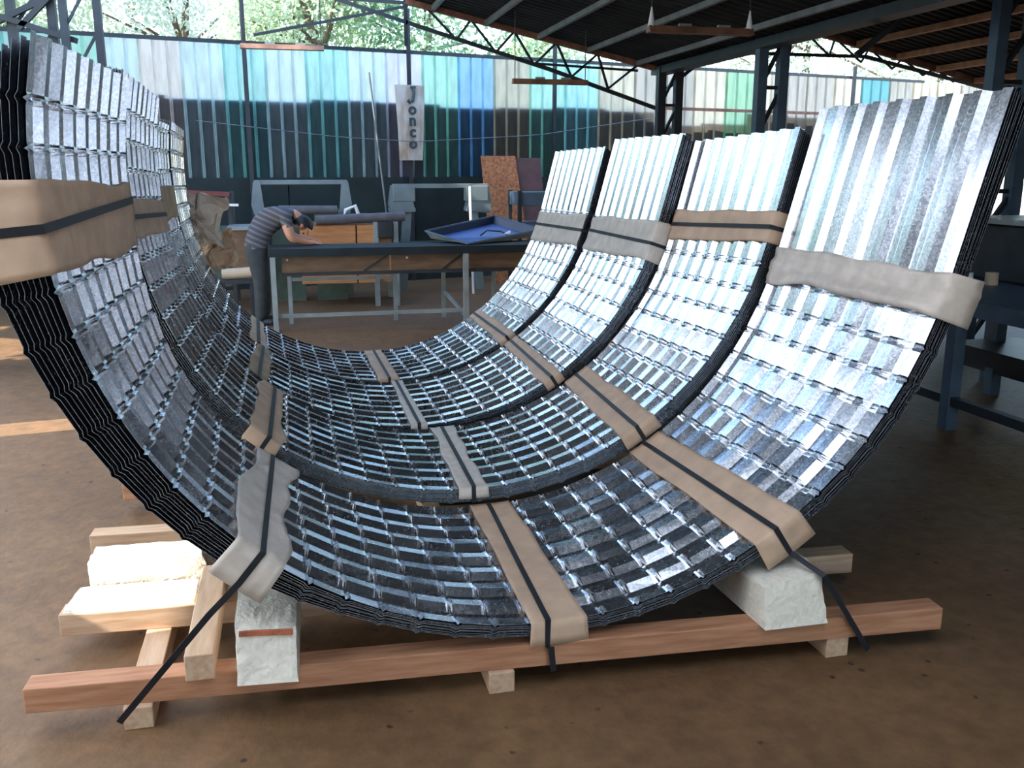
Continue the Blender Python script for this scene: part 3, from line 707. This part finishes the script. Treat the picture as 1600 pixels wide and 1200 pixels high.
def machine(name, x0, x1, Y, zt, zb, label, head_w, boxy):
    m = empty(name, ((x0 + x1) / 2, Y, 0), label, 'machine', 'grey sheet folding machines')
    build('top_beam', MB().box(x0 + .05, x1 - .05, Y, Y + .07, zt - .06, zt), GREYM, m, bevel=.006)
    for sgn, x in ((1, x0), (-1, x1)):
        prof = [(x, zb + .1), (x + sgn * .04, zt - .02), (x + sgn * head_w * .75, zt), (x + sgn * head_w, zb), (x + sgn * .03, zb - .03)]
        for dy in ((0, .22) if boxy else (0,)):
            v = [(p[0], Y + dy - .02, p[1]) for p in prof] + [(p[0], Y + dy + .02, p[1]) for p in prof]; n = len(prof)
            build('side_plate', MB().add(v, [tuple(range(n)), tuple(range(2 * n - 1, n - 1, -1))] + [(i, n + i, n + (i + 1) % n, (i + 1) % n) for i in range(n)]), GREYM, m)
        if boxy:
            build('head_cover', MB().box(min(x + sgn * .05, x + sgn * head_w), max(x + sgn * .05, x + sgn * head_w), Y - .03, Y + .22, zt - .24, zt - .03), GREYM, m, bevel=.008)
            build('head_shelf', MB().box(min(x, x + sgn * head_w), max(x, x + sgn * head_w), Y - .03, Y + .22, zb, zb + .05), GREYM, m)
            build('spindle', MB().tube((x + sgn * head_w * .6, Y + .08, zb), (x + sgn * head_w * .6, Y + .08, zt - .2), .025), GREYP, m)
        build('leg', MB().bar((x + sgn * head_w * .45, Y + .08, 0), (x + sgn * head_w * .7, Y + .08, zb + .02), .10, .12), GREYM, m)
    build('bed_beam', MB().box(x0 + .12, x1 - .12, Y + .02, Y + .12, .55, .70), GREENDK, m)
machine('folding_machine', -.50, .82, 13.0, 1.56, 1.14, 'grey open folding machine standing behind the bending person', .17, False)
machine('folding_machine', 1.35, 2.80, 13.2, 1.50, 1.12, 'grey folding machine with boxed heads, left of the strand board', .36, True)
build('white_strip', MB().bar((2.44, 12.75, .0), (2.42, 12.85, 1.47), .07, .02), WHITE, label='white upright strip leaning on the folding machine', cat='strip')
build('strand_board', MB().hexa([(2.98, 13.85, 0), (3.62, 13.95, 0), (3.62, 13.97, 0), (2.98, 13.87, 0)], [(2.92, 14.55, 1.90), (3.50, 14.68, 1.90), (3.50, 14.70, 1.90), (2.92, 14.57, 1.90)]), OSB, label='tall orange strand board leaning against the back wall', cat='board')
build('dark_board', MB().hexa([(3.55, 14.2, 0), (4.0, 14.3, 0), (4.0, 14.33, 0), (3.55, 14.23, 0)], [(3.52, 14.72, 1.87), (3.95, 14.82, 1.87), (3.95, 14.85, 1.87), (3.52, 14.75, 1.87)]), DKBOARD, label='dark red board leaning behind the strand board', cat='board')
tb = empty('blue_trolley', (3.3, 12.5, 0), 'blue-grey steel trolley in front of the strand board', 'trolley')
build('top_box', MB().box(2.99, 3.75, 12.3, 12.9, 1.22, 1.40), STEELB, tb, bevel=.01)
build('shelf', MB().box(2.99, 3.75, 12.3, 12.9, .95, .99), STEELB, tb)
table_legs(tb, [(3.0, 12.31), (3.73, 12.31), (3.0, 12.88), (3.73, 12.88)], 1.42, .05, STEEL)
# blue tray
tr = empty('blue_tray', (2.2, 10.8, .885), 'blue enamelled metal tray tilted on the workbench', 'tray')
rim = [Vector((1.52, 10.89, 1.00)), Vector((1.90, 10.20, .90)), Vector((2.92, 10.90, 1.00)), Vector((2.50, 11.60, 1.13))]
cen = sum(rim, Vector()) / 4
flo = [cen + (p - cen) * .90 - Vector((0, 0, .085)) for p in rim]; flo[1].z = .888; 
build('tray_floor', MB().add(flo, [(0, 1, 2, 3)]), BLUE, tr, solid=.006)
for i in range(4):
    j = (i + 1) % 4
    up = .05 if i in (3,) else 0
    a, c_ = rim[i].copy(), rim[j].copy()
    if i == 3: a.z += .0; 
    ts = build('tray_side', MB().add([flo[i], flo[j], c_, a], [(0, 1, 2, 3)]), BLUEDK if i in (2, 3) else GREYP, tr, solid=.006)
    build('tray_rim', MB().bar(a, c_, .018, .018), STEELB, ts)
build('cord', MB().path([(2.15, 10.75, .95), (2.25, 10.85, 1.0), (2.4, 10.8, .99), (2.46, 10.72, .96)], .010), BLUEDK, tr)
build('white_scrap', MB().add([(2.42, 10.70, .965), (2.50, 10.72, .97), (2.52, 10.80, 1.0), (2.46, 10.77, .98)], [(0, 1, 2, 3)]), WHITE, tr, solid=.004)

# long bar leaning in front of the wall, sign, wire
build('leaning_pipe', MB().tube((1.38, 12.9, .0), (1.11, 13.0, 2.95), .013, 8), PURLIN_GREY, label='long thin pale pipe standing in front of the back wall', cat='pipe')
sg = empty('lettered_sheet', wp(4.26, -.16, 1.83), 'rust-streaked white hanging sheet with vertical dark lettering', 'sign')
n = 12; v = []
for i in range(n + 1):
    for j in range(9):
        q = i / n; s = j / 8 - .5; hw = .235 - .05 * q
        bulge = .05 * math.cos(s * math.pi) + .02 * math.sin(q * 3)
        v.append(wp(4.26 + s * 2 * hw, -.14 - bulge, 2.92 - q * 1.09))
sgs = build('sheet', MB().add(v, [(i * 9 + j, i * 9 + j + 1, (i + 1) * 9 + j + 1, (i + 1) * 9 + j) for i in range(n) for j in range(8)]), RUSTYWHITE, sg, solid=.004)
build('letter_tail', MB().path([wp(4.20, -.225, 2.70), wp(4.235, -.225, 2.665), wp(4.28, -.225, 2.69), wp(4.30, -.222, 2.80), wp(4.30, -.21, 2.88)], .026, 6), LETTER, sgs)
build('letter_tail_bar', MB().bar(wp(4.25, -.215, 2.885), wp(4.33, -.215, 2.885), .03, .035), LETTER, sgs)
for q, ch in enumerate('onco'):
    cu = bpy.data.curves.new('letter', 'FONT'); cu.body = ch; cu.size = .24; cu.extrude = .004; cu.align_x = 'CENTER'; cu.offset = .006
    tmp = bpy.data.objects.new('letter', cu); C.objects.link(tmp)
    dg = bpy.context.evaluated_depsgraph_get(); me = bpy.data.meshes.new_from_object(tmp.evaluated_get(dg)); bpy.data.objects.remove(tmp)
    me.materials.clear(); me.materials.append(LETTER)
    o = bpy.data.objects.new('letter', me); C.objects.link(o); o.parent = sgs
    p = Vector(wp(4.27, -.222, 2.50 - q * .165)); o.location = p - sg.location
    o.rotation_euler = (R_(90), 0, math.atan2(WD.y, WD.x))
pts = [(1.13, 2.34), (3.1, 2.15), (4.3, 2.10), (6.39, 2.23), (8.63, 2.55)]
cs = []
for i in range(25):
    s = 1.13 + (8.63 - 1.13) * i / 24; z = interp(s, pts); cs.append(wp(s, -.30, z))
build('slack_wire', MB().path(cs, .006, 5), PURLIN_GREY, label='slack wire strung along the back wall', cat='wire')

# hanging lamp fixtures
def lamp(x0, x1, Y, z, label, cones=False):
    e = empty('tube_lamp', ((x0 + x1) / 2, Y, z), label, 'lamp', 'hanging tube lamps')
    build('housing', MB().hexa([(x0, Y - .06, z), (x1, Y - .06, z), (x1, Y + .06, z), (x0, Y + .06, z)], [(x0, Y - .03, z + .06), (x1, Y - .03, z + .06), (x1, Y + .03, z + .06), (x0, Y + .03, z + .06)]), LAMPBROWN, e)
    for x in (x0 + .03, x1 - .03):
        hg = build('hanger', MB().tube((x, Y, z + .05), (x, Y, z + (.95 if not cones else .5)), .006, 6), STEEL, e)
        if cones: build('hanger_cone', MB().tube((x, Y, z + .05), (x, Y, z + .22), .035, 10, .006), WHITE, hg)
    for x in (x0 + .3, x1 - .35): build('clip', MB().box(x, x + .12, Y - .02, Y + .02, z + .06, z + .085), GREYP, e)
lamp(-.50, .52, 12.6, 3.16, 'brown tube lamp hanging at the upper left below the trees')
lamp(2.83, 3.82, 12.0, 2.76, 'brown tube lamp hanging before the teal wall panels')
lamp(3.28, 4.32, 8.5, 2.93, 'large brown tube lamp on white cones under the dark roof', True)

# clutter at the left, behind the stacks
cb = empty('work_cart', (-1.0, 12.5, 0), 'dull green cart with red and white rails left of the person', 'cart')
build('cart_body', MB().box(-1.35, -.75, 12.2, 12.9, .25, .62), GREENDK, cb, bevel=.02)
build('cart_shelf', MB().box(-1.4, -.70, 12.2, 12.9, .95, .98), GREENDK, cb)
build('red_rail', MB().bar((-1.3, 12.2, 1.43), (-.72, 12.2, 1.40), .10, .05), REDDK, cb)
build('white_rail', MB().bar((-1.0, 12.15, 1.28), (-.62, 12.15, 1.27), .03, .03), WHITE, cb)
table_legs(cb, [(-1.36, 12.24), (-.73, 12.24), (-1.36, 12.86), (-.73, 12.86)], 1.42, .05, STEEL)
sb = empty('saw_bench', (-.62, 12.0, 0), 'low bench with pale top edge just left of the person', 'bench')
build('bench_top', MB().box(-.75, -.40, 11.7, 12.3, .99, 1.03), GREYP, sb)
build('bench_body', MB().box(-.72, -.43, 11.75, 12.25, .35, .99), BROWNB, sb)
build('leaning_hood', MB().hexa([(-1.0, 12.0, .62), (-.78, 12.0, .62), (-.78, 12.15, .62), (-1.0, 12.15, .62)], [(-.86, 12.0, .80), (-.80, 12.0, .80), (-.80, 12.15, .80), (-.86, 12.15, .80)]), GREENDK, sb)
cr = empty('cardboard_tube', (-.6, 10.9, .42), 'pale cardboard tube lying on a stool behind the person', 'tube')
build('tube_wall', MB().tube((-.78, 10.95, .55), (-.42, 10.9, .57), .06, 14), CARD, cr)
build('end_cap', MB().tube((-.42, 10.9, .57), (-.405, 10.9, .57), .064, 14), WHITE, cr)
st = empty('low_stool', (-.6, 10.95, 0), 'low dark stool under the cardboard tube', 'stool')
build('seat', MB().box(-.82, -.44, 10.8, 11.1, .45, .49), STEEL, st)
table_legs(st, [(-.79, 10.83), (-.47, 10.83), (-.79, 11.07), (-.47, 11.07)], .45, .04, STEEL)

# steel bench at the right edge
rb = empty('steel_bench', (4.9, 5.4, 0), 'dark steel bench frame with machine parts at the right edge', 'workbench')
table_legs(rb, [(4.25, 5.22), (4.25, 3.6), (5.25, 6.0), (5.55, 6.4), (5.55, 3.6)], .84, .085, STEELB)
build('rail', MB().bar((4.25, 3.6, .20), (4.25, 6.4, .20), .06, .06), STEEL, rb)
build('rail', MB().bar((5.25, 3.6, .20), (5.25, 6.4, .20), .06, .06), STEEL, rb)
build('table_top', MB().box(4.15, 5.7, 3.5, 6.5, .80, .90), STEELB, rb)
build('drawer_unit', MB().box(4.9, 5.5, 4.3, 6.1, .30, .42), STEEL, rb)
mbx = empty('press_head', (5.35, 5.7, .90), 'dark boxed machine head on the steel bench at right', 'machine')
build('body', MB().box(5.05, 5.65, 5.2, 6.2, .90, 1.32), STEEL, mbx, bevel=.02)
build('cover', MB().box(5.0, 5.7, 5.15, 6.25, 1.32, 1.36), GREYP, mbx)
for i, x in enumerate((4.6, 4.75, 4.88)):
    build('paint_tin', MB().tube((x, 5.9 - .1 * i, .90), (x, 5.9 - .1 * i, .97 + .01 * i), .045, 12), (REDDK, WHITE, CARD)[i], label=('small dark red tin', 'small white tin', 'small tan tin')[i] + ' on the steel bench at right', cat='tin')

# ------------------------------------------------------------------ person bending over the workbench
def person():
    J = {}  # joints
    def j(n, x, y, z, r, r2=None): J[n] = (Vector((x, y, z)), (r, r2 or r))
    j('pelvis', -.40, 10.75, .93, .135, .155)
    j('waist', -.335, 10.75, 1.06, .125, .145)
    j('chest', -.20, 10.75, 1.20, .135, .175)
    j('upchest', -.07, 10.75, 1.25, .105, .15)
    j('neck', .03, 10.75, 1.225, .058, .06)
    j('skull0', .085, 10.75, 1.165, .075, .072); j('skull1', .135, 10.75, 1.10, .088, .08); j('skull2', .165, 10.75, 1.05, .062, .06)
    for s, nm in ((-1, 'n'), (1, 'f')):
        y = 10.75 + s * .10
        j('hip' + nm, -.40, 10.75 + s * .09, .86, .125); j('knee' + nm, -.36 + (.03 if s > 0 else 0), 10.75 + s * .12, .50, .085); j('ankle' + nm, -.38 + (.05 if s > 0 else 0), 10.75 + s * .13, .10, .065)
        j('heel' + nm, -.39 + (.05 if s > 0 else 0), 10.75 + s * .13, .045, .042); j('toe' + nm, -.23 + (.05 if s > 0 else 0), 10.75 + s * .15, .035, .036)
        j('sh' + nm, -.06, 10.75 + s * .19, 1.20, .075); j('el' + nm, -.01, 10.75 + s * .23, .965, .052); j('wr' + nm, .17, 10.75 + s * .16, .915, .033); j('hand' + nm, .235, 10.75 + s * .15, .912, .034)
    names = list(J); idx = {n: i for i, n in enumerate(names)}
    ed = [('pelvis', 'waist'), ('waist', 'chest'), ('chest', 'upchest'), ('upchest', 'neck'), ('neck', 'skull0'), ('skull0', 'skull1'), ('skull1', 'skull2')]
    for nm in 'nf': ed += [('pelvis', 'hip' + nm), ('hip' + nm, 'knee' + nm), ('knee' + nm, 'ankle' + nm), ('ankle' + nm, 'heel' + nm), ('heel' + nm, 'toe' + nm), ('upchest', 'sh' + nm), ('sh' + nm, 'el' + nm), ('el' + nm, 'wr' + nm), ('wr' + nm, 'hand' + nm)]
    for nm, s in (('n', -1), ('f', 1)):           # five separate fingers rooted in the palm
        h = J['hand' + nm][0]
        for q, (dy, ln) in enumerate(((-.026, .05), (-.010, .064), (.008, .068), (.024, .058))):
            a = 'fa%s%d' % (nm, q); b_ = 'fb%s%d' % (nm, q)
            j(a, h.x + .045, h.y + dy, h.z - .003, .010); j(b_, h.x + .045 + ln * .7, h.y + dy * 1.3, h.z - .018, .008)
            ed += [('hand' + nm, a), (a, b_)]
        j('ta' + nm, h.x + .012, h.y - s * .045, h.z - .004, .011); j('tb' + nm, h.x + .045, h.y - s * .06, h.z - .014, .009)
        ed += [('hand' + nm, 'ta' + nm), ('ta' + nm, 'tb' + nm)]
    names = list(J); idx = {n: i for i, n in enumerate(names)}
    org = Vector((-.37, 10.75, 0))
    me = bpy.data.meshes.new('p'); me.from_pydata([tuple(J[n][0] - org) for n in names], [(idx[a], idx[b_]) for a, b_ in ed], []); me.update()
    o = bpy.data.objects.new('p', me); C.objects.link(o)
    o.modifiers.new('skin', 'SKIN')
    lay = me.skin_vertices[0] if len(me.skin_vertices) else None
    if lay is None:
        bpy.context.view_layer.objects.active = o; bpy.ops.mesh.customdata_skin_add(); lay = me.skin_vertices[0]
    for n in names: lay.data[idx[n]].radius = J[n][1]
    for n in names: lay.data[idx[n]].use_root = (n == 'pelvis')
    sb_ = o.modifiers.new('sub', 'SUBSURF'); sb_.levels = 2; sb_.render_levels = 2
    dg = bpy.context.evaluated_depsgraph_get(); bm_ = bpy.data.meshes.new_from_object(o.evaluated_get(dg)); bpy.data.objects.remove(o)
    bm_.name = 'person'; bm_.materials.clear()
    for m in (SHIRT, TROUSER, SKIN, STEEL): bm_.materials.append(m)
    for p in bm_.polygons:
        c = p.center + org; k = 0; p.use_smooth = True
        if c.z < .88 and c.x < -.12: k = 1
        if c.z < .075: k = 3
        if c.x > .035 and c.z > 1.0: k = 2
        arm = abs(c.y - 10.75) > .13 and c.x > -.13 and c.z < 1.10
        if arm or (c.x > .0 and c.z < 1.0): k = 2
        p.material_index = k
    po = bpy.data.objects.new('person', bm_); C.objects.link(po); po.location = org
    tag(po, 'person in striped shirt and dark trousers bending over the workbench', 'person')
    hc = J['skull1'][0] + Vector((-.005, 0, .01))
    def ell(nm, c, rx, ry, rz, m, cut=None, rot=0.):
        bm2 = bmesh.new(); bmesh.ops.create_uvsphere(bm2, u_segments=20, v_segments=14, radius=1)
        for v in bm2.verts:
            q = Vector((v.co.x * rx, v.co.y * ry, v.co.z * rz)); q.rotate(Matrix.Rotation(rot, 3, 'Y')); v.co = q + c
        if cut: bmesh.ops.delete(bm2, geom=[v for v in bm2.verts if cut(v.co - c)], context='VERTS')
        bm2.verts.index_update(); mb = MB().add([v.co[:] for v in bm2.verts], [[v.index for v in f.verts] for f in bm2.faces]); bm2.free()
        return build(nm, mb, m, po, smooth=True)
    # the face looks down to the right, so the hair covers the upper right half of the head
    ax = Vector((.62, 0, .38)).normalized(); dn = Vector((.45, 0, -.9)).normalized()
    ell('hair', hc, .122, .102, .098, HAIR, lambda q: q.x * .35 + q.z < -.045, R_(38))
    for s in (-1, 1): ell('ear', hc + Vector((-.01, s * .092, -.01)), .022, .010, .032, SKIN, None, R_(30))
    ell('nose', hc + Vector((.045, 0, -.10)), .016, .014, .024, SKIN)
    for s in (-1, 1): ell('eye', hc + Vector((.075, s * .034, -.072)), .011, .012, .011, WHITE)
    ell('mouth', hc + Vector((.0, 0, -.105)), .012, .024, .010, REDDK)
person()

# ------------------------------------------------------------------ trees outside
def tree(x, y, h, cr, m, label, seed, n=14000, leaf=.068):
    rr = random.Random(seed)
    t = empty('tree', (x, y, -.11), label, 'tree', 'trees beyond the back wall')
    tp = [Vector((x, y, -.11)), Vector((x + rr.uniform(-.2, .2), y, h * .3)), Vector((x + rr.uniform(-.4, .4), y, h * .6)), Vector((x + rr.uniform(-.5, .5), y, h * .85))]
    mb = MB()
    for i in range(3): mb.tube(tp[i], tp[i + 1], .22 - .06 * i, 9, .16 - .06 * i if i < 2 else .04)
    build('trunk', mb, BARK, t)
    blobs = []
    for i in range(16):
        a = rr.uniform(0, 6.28); q = rr.uniform(.2, 1) ** .6; z = rr.uniform(.26, .98)
        wd = math.sin(min(1, max(.05, (1.02 - z) * 1.6)) * 1.57)
        c = Vector((x + math.cos(a) * cr * q * wd, y + math.sin(a) * cr * q * wd, h * z)); blobs.append((c, rr.uniform(.28, .5) * cr))
        build('bough', MB().tube(tp[min(3, 1 + int(z * 2.4))], c, .05, 6, .015), BARK, t)
    v = []; f = []
    for i in range(n):
        c, r = blobs[i % len(blobs)]
        d = Vector((rr.gauss(0, 1), rr.gauss(0, 1), rr.gauss(0, 1))).normalized() * r * (rr.uniform(.45, 1.08))
        p = c + d
        nrm = (d.normalized() * .6 + Vector((rr.uniform(-1, 1), rr.uniform(-1, 1), rr.uniform(-.3, 1.2)))).normalized()
        a = nrm.orthogonal().normalized(); a.rotate(Matrix.Rotation(rr.uniform(0, 6.28), 3, nrm)); b_ = nrm.cross(a)
        s = leaf * rr.uniform(.6, 1.3); k = len(v)
        v += [p - a * s, p + b_ * s * .5 + nrm * s * .12, p + a * s, p - b_ * s * .5 + nrm * s * .12]
        f += [(k, k + 1, k + 2), (k, k + 2, k + 3)]
    fo = MB().add(v, f)
    org = t.location
    me = bpy.data.meshes.new('foliage'); me.from_pydata([tuple(Vector(p) - org) for p in fo.v], [], fo.f); me.update(); me.materials.append(m)
    o = bpy.data.objects.new('foliage', me); C.objects.link(o); o.parent = t; o['kind'] = 'stuff'
trees = [(-9.5, 21, 6.6, 3.6, 1, 'pale tree far left beyond the back wall'), (-5.2, 19.5, 6.3, 3.3, 0, 'light green tree above the left end of the wall'), (-1.6, 21.5, 6.8, 3.3, 1, 'silvery tree left of the lettered sheet'),
         (.6, 19.8, 6.5, 2.4, 0, 'low light green tree between the silvery and deep green ones'), (3.0, 21, 7, 2.7, 2, 'deep green tree behind the lettered sheet'), (6.4, 24, 4.9, 2.6, 0, 'small pale tree under the gap of bright sky'),
         (10.2, 24, 9, 3.6, 1, 'silvery tree seen right of the valley column'), (14.2, 24.5, 8.5, 3.8, 0, 'light green tree over the right part of the wall'), (19, 25, 8.5, 4.0, 1, 'pale tree at the far right beyond the wall'),
         (-13.5, 16, 6, 3.8, 0, 'tree standing left outside the shed'), (-3.5, 26, 8.2, 4.2, 1, 'tall silvery tree in the second row at left')]
for i, (x, y, h, c_, k, lb) in enumerate(trees): tree(x, y, h, c_, LEAVES[k], lb, 40 + i)
for i, (y, lb) in enumerate(((9.9, 'tall dense tree left outside the shed, nearest one'), (13.2, 'tall dense tree left outside the shed, farther one'))): tree(-7.6, y, 11.5, 3.2, LEAVES[0], lb, 80 + i, 20000, .24)  # dense trees added at the left to keep sun off the back floor
